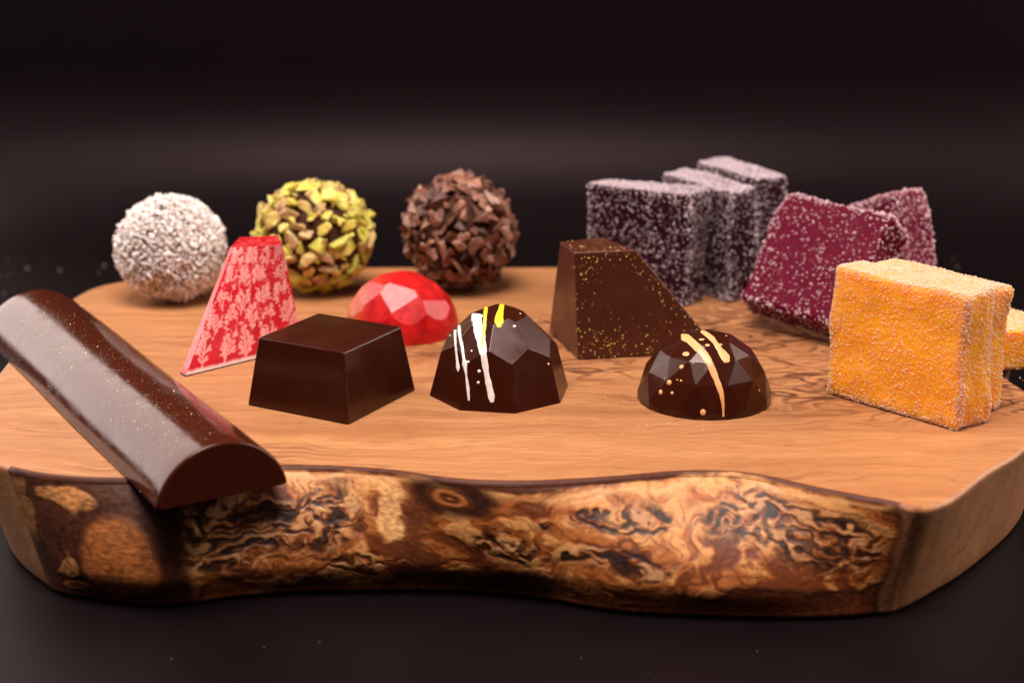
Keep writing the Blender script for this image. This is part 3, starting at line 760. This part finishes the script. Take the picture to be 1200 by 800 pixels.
# coconut
k = N('coconut'); v = k.cm(); oi = k.n('ShaderNodeNewGeometry').outputs['Random Per Island']
k.set(Base_Color=k.ramp(oi, (0, (.66, .53, .49)), (.4, (.86, .77, .73)), (1, (.95, .89, .85))), Roughness=.6, Subsurface_Weight=.15, Subsurface_Scale=.001)
M_COCO = k.m
cc_ = thing('coconut_truffle', 'round truffle rolled in fine white coconut flakes', 'truffle', (-9.71, 5.10, T))
link('core', sphere_mesh('coconut_core', 1.44, 1.55, .02), plain('coconut_core', (.30, .20, .17), .6), cc_)
def scatter_boxes(pts, nors, dims, align=.5):
    """many small irregular six-sided grains as vertex and face arrays"""
    n = len(pts); pts = np.asarray(pts); nors = np.asarray(nors)
    ez = nors*align+rng.normal(size=(n, 3))*(1-align); ez /= np.linalg.norm(ez, axis=1)[:, None]
    ex = np.cross(ez, rng.normal(size=(n, 3))); ex /= np.linalg.norm(ex, axis=1)[:, None]; ey = np.cross(ez, ex)
    cs = np.array([(-1, -1, -1), (1, -1, -1), (1, 1, -1), (-1, 1, -1), (-1, -1, 1), (1, -1, 1), (1, 1, 1), (-1, 1, 1)], float)
    cz = cs[None]*(1+rng.uniform(-.35, .12, (n, 8, 3)))*dims[:, None, :]
    vs = pts[:, None]+cz[..., 0:1]*ex[:, None]+cz[..., 1:2]*ey[:, None]+cz[..., 2:3]*ez[:, None]
    f = np.array([(0, 3, 2, 1), (4, 5, 6, 7), (0, 1, 5, 4), (1, 2, 6, 5), (2, 3, 7, 6), (3, 0, 4, 7)])
    return vs.reshape(-1, 3), (f[None]+8*np.arange(n)[:, None, None]).reshape(-1, 4)
d = fib(7000, .03); rj = 1.45+rng.uniform(-.03, .11, len(d))+.05*fbm(d[:, 0]*1.6, d[:, 1]*1.6, d[:, 2]*1.6, 3)*2
p = d*rj[:, None]+[0, 0, 1.56]; p[:, 2] = np.maximum(p[:, 2], .05)
fs_ = np.exp(rng.normal(0, .3, len(d))); dm = np.stack([rng.uniform(.035, .085, len(d))*fs_, rng.uniform(.022, .05, len(d))*fs_, rng.uniform(.006, .014, len(d))], 1)
vs, f = scatter_boxes(p, d, dm, .1)
cc_.scale = (.985, .96, .965)
link('coconut_flakes', mesh_from('coconut_flakes', vs, f), M_COCO, cc_, kind='stuff')

# ------------------------------------------------------------------ sugared fruit jellies
def jelly_mat(name, col, rad, scale, rough=.35, weight=1.0):
    k = N(name); v = k.cm()
    c = k.mix(k.noise(v, 1.5, 3), tuple(x*.85 for x in col), tuple(min(1, x*1.1) for x in col))
    k.set(Base_Color=c, Roughness=rough, Subsurface_Weight=weight, Subsurface_Scale=scale, Normal=k.bump(k.noise(v, 10, 3), .3, .0015))
    k.b.inputs['Subsurface Radius'].default_value = rad; k.b.inputs['Specular IOR Level'].default_value = .06
    return k.m
def sugar_mat(name, tint, tint2, clear=.3):
    k = N(name); oi = k.n('ShaderNodeNewGeometry').outputs['Random Per Island']
    c = k.ramp(oi, (0, tint), (1, tint2))
    k.set(Base_Color=c, Roughness=.12, Subsurface_Weight=.0)
    tl = k.n('ShaderNodeBsdfTranslucent'); k.t.links.new(c, tl.inputs[0])
    mx = k.n('ShaderNodeMixShader', inp={0: .55}); k.t.links.new(k.b.outputs[0], mx.inputs[1]); k.t.links.new(tl.outputs[0], mx.inputs[2])
    tr_ = k.n('ShaderNodeBsdfTransparent'); m2 = k.n('ShaderNodeMixShader', inp={0: clear}); k.t.links.new(mx.outputs[0], m2.inputs[1]); k.t.links.new(tr_.outputs[0], m2.inputs[2])
    k.t.links.new(m2.outputs[0], k.out.inputs[0])
    return k.m
J_PURP = jelly_mat('blackcurrant_jelly', (.030, .0050, .012), (1, .35, .45), .0010)
J_RED = jelly_mat('raspberry_jelly', (.115, .0012, .0165), (1, .3, .4), .0025)
J_ORAN = jelly_mat('orange_jelly', (.98, .385, .026), (1, .5, .2), .0035)
S_PURP = sugar_mat('purple_sugar', (.68, .50, .56), (1, .93, .95), .12)
S_RED = sugar_mat('red_sugar', (.66, .30, .38), (1, .82, .86), .15)
S_ORAN = sugar_mat('orange_sugar', (.97, .72, .46), (1, .92, .82), .38)
def jelly_body(name, sx, sy, sz, r, seed, amp=.03, n=26):
    bm = bmesh.new(); bmesh.ops.create_cube(bm, size=2)
    bmesh.ops.subdivide_edges(bm, edges=bm.edges[:], cuts=n, use_grid_fill=True)
    h = np.array([sx, sy, sz])/2
    P = np.array([v_.co for v_ in bm.verts])
    Q = P*h; inner = np.clip(Q, -(h-r), h-r); dlt = Q-inner; L = np.linalg.norm(dlt, axis=1)
    # spread the grid so the corners keep rounding
    nrm = np.where(L[:, None] > 1e-6, dlt/np.maximum(L, 1e-6)[:, None], 0)
    Q2 = inner+nrm*r; Q2 = np.where(L[:, None] > 1e-6, Q2, Q)
    am = np.array([1-.03*abs(0)]*3)
    nz = fbm(Q2[:, 0]*2.2+seed, Q2[:, 1]*2.2, Q2[:, 2]*2.2+seed*1.7, 4)
    Q2 = Q2+nrm*(nz*amp*2)[:, None]
    Q2[:, 0] += .07*sx*noise3(Q2[:, 2]*.6+seed, Q2[:, 1]*.6+3.); Q2[:, 2] += .034*sz*noise3(Q2[:, 0]*.6+seed, Q2[:, 1]*.6+9.)*np.clip(Q2[:, 2]/sz+.5, 0, 1); Q2[:, 1] += .05*noise3(Q2[:, 0]*.7+seed, Q2[:, 2]*.7+5.)
    for v_, q_ in zip(bm.verts, Q2): v_.co = q_
    bm.normal_update()
    return bm_mesh(name, bm, True)
def jelly(label, group, size, mat, smat, M, seed, count, csize=(.016, .036), edge=.4, rimw=.9):
    """size = across, through, up; M places the middle of the block (cm)"""
    root = thing('fruit_jelly', label, 'fruit jelly', group=group)
    loc, q_, _ = M.decompose(); root.location = loc*S; root.rotation_euler = q_.to_euler()
    me = jelly_body('jelly_body', *size, .10, seed, .022); link('body', me, mat, root)
    tri = [(p.vertices[0], p.vertices[i], p.vertices[i+1]) for p in me.polygons for i in range(1, len(p.vertices)-1)]
    co = np.array([v_.co for v_ in me.vertices])/S; tri = np.array(tri)
    a, b, c = co[tri[:, 0]], co[tri[:, 1]], co[tri[:, 2]]
    cr_ = np.cross(b-a, c-a); ar = np.linalg.norm(cr_, axis=1); nn = cr_/np.maximum(ar, 1e-9)[:, None]
    mid_ = (a+b+c)/3; h = np.array(size)/2
    # sugar gathers on the narrow sides and along the arrises
    gap = np.sort(h-np.abs(mid_), axis=1)
    upz = (np.array(q_.to_matrix()) @ nn.T)[2]
    wgt = ar*(edge+rimw*np.exp(-np.maximum(gap[:, 1], 0)/.10)+2.4*np.clip((upz-.75)/.2, 0, 1))
    wgt *= np.clip(.8+.8*fbm(mid_[:, 0]*1.6+seed, mid_[:, 1]*1.6, mid_[:, 2]*1.6, 3), .15, 2)
    pick = rng.choice(len(tri), count, p=wgt/wgt.sum())
    r1, r2 = rng.random(count)**.5, rng.random(count)
    pts = a[pick]*(1-r1)[:, None]+b[pick]*(r1*(1-r2))[:, None]+c[pick]*(r1*r2)[:, None]
    sz = rng.uniform(*csize, count)*np.where(rng.random(count) < .15, 1.6, 1)*np.where(gap[pick, 1] < .12, 1.25, 1)
    vs, f = scatter_boxes(pts+nn[pick]*(sz*.45)[:, None], nn[pick], np.stack([sz, sz*rng.uniform(.7, 1.1, count), sz*rng.uniform(.6, 1., count)], 1), .2)
    link('sugar_crystals', mesh_from('sugar_crystals', vs, f), smat, root, kind='stuff')
    return root
def upright(p, q, thick, height, lean=0):
    """block whose front lower edge runs from p to q on the board"""
    u = Vector((q[0]-p[0], q[1]-p[1], 0)); L = u.length; u.normalize(); nrm = Vector((-u.y, u.x, 0))
    mid_ = Vector(((p[0]+q[0])/2, (p[1]+q[1])/2, T+.02))
    R = Matrix(((u.x, nrm.x, 0), (u.y, nrm.y, 0), (0, 0, 1))).to_4x4()
    return Matrix.Translation(mid_) @ R @ Matrix.Rotation(-lean, 4, 'X') @ Matrix.Translation((0, thick/2, height/2)), (L, thick, height)
GP = 'dark purple jellies standing in a row'
M_, s_ = upright((2.17, 5.80), (4.96, 4.17), 1.05, 3.2)
jelly('dark purple sugared jelly standing nearest the gold flecked wedge', GP, s_, J_PURP, S_PURP, M_, 1, 6800, (.008, .020), 0.425)
M_, s_ = upright((4.38, 7.5), (6.12, 4.66), 1.0, 3.2)
jelly('dark purple sugared jelly standing in the middle of the three', GP, s_, J_PURP, S_PURP, M_, 2, 6800, (.008, .020), 0.306)
M_, s_ = upright((5.62, 8.95), (7.02, 6.0), 1.05, 3.3)
jelly('dark purple sugared jelly standing at the back of the three', GP, s_, J_PURP, S_PURP, M_, 3, 6800, (.008, .020), 0.306)

GR = 'raspberry red jellies leaning together'
def tilted(c, yaw, lean, roll):
    return Matrix.Translation(c) @ Matrix.Rotation(math.radians(yaw), 4, 'Z') @ Matrix.Rotation(math.radians(lean), 4, 'X') @ Matrix.Rotation(math.radians(roll), 4, 'Y')
jelly('red sugared jelly leaning back with its broad face in view', GR, (3.3, 1.05, 3.3), J_RED, S_RED, tilted((8.27, 2.12, 4.22), -40, -39, 4.7), 4, 2900, (.010, .028), .36)
jelly('red sugared jelly propped on edge behind the leaning one', GR, (2.8, 1.1, 2.4), J_RED, S_RED, tilted((10.45, 4.95, 4.16), -56, -4, -25), 5, 4200, (.010, .028), .7)

GO = 'orange jellies at the right end of the board'
M_, s_ = upright((7.45, -3.38), (9.88, -6.02), 1.12, 3.1)
jelly('bright orange sugared jelly standing upright in front', GO, s_, J_ORAN, S_ORAN, M_, 6, 23000, (.005, .0135), .34, 2.0)
M_, s_ = upright((8.50, -2.48), (10.74, -4.92), .75, 2.95)
jelly('orange sugared jelly standing close behind the front one', GO, s_, J_ORAN, S_ORAN, M_, 7, 14000, (.006, .015), .6, 1.6)
Mo = Matrix.Translation((12.12, -.85, T+.66)) @ Matrix.Rotation(math.radians(24), 4, 'Z') @ Matrix.Rotation(math.radians(7), 4, 'Y') @ Matrix.Rotation(math.radians(90), 4, 'X')
jelly('orange sugared jelly lying flat at the right edge of the board', GO, (2.6, 1.0, 2.3), J_ORAN, S_ORAN, Mo, 8, 9000, (.006, .015), .6)

# ------------------------------------------------------------------ crumbs and dust
n = 90
cx_ = np.array([(10.5, -3.2), (11.6, -2.7), (7.5, 1.0), (9.0, -6.2), (5.8, 3.6), (3, -5.6), (-.2, -5.2), (4.3, -5.6)])[rng.integers(0, 8, n)]
p = np.concatenate([cx_+rng.normal(size=(n, 2))*.55, np.full((n, 1), T+.012)], 1)
sz = rng.uniform(.005, .015, (n, 1))*np.ones((1, 3))
vs, f = scatter_boxes(p, np.tile([0, 0, 1.], (n, 1)), sz, .3)
o = link('sugar_crumbs', mesh_from('sugar_crumbs', vs, f), S_ORAN, kind='stuff'); o['label'] = 'scattered sugar crumbs on the wooden board'; o['category'] = 'crumbs'
n = 120
xx = np.concatenate([rng.uniform(-22, -12.8, 55), rng.uniform(12, 22, 40), rng.uniform(-12, 13, 25)]); yy_ = np.concatenate([rng.uniform(9, 20, 95), rng.uniform(-15.5, -11, 25)])
p = np.stack([xx, yy_, np.full(n, .015)], 1); sz = rng.uniform(.006, .022, (n, 1))*np.where(yy_ < 0, .32, 1)[:, None]*np.ones((1, 3))
vs, f = scatter_boxes(p, np.tile([0, 0, 1.], (n, 1)), sz, .3)
o = link('dust', mesh_from('dust', vs, f), plain('dust', (.6, .5, .5), .6), kind='stuff'); o['label'] = 'pale dust specks on the black table behind the board'; o['category'] = 'dust'
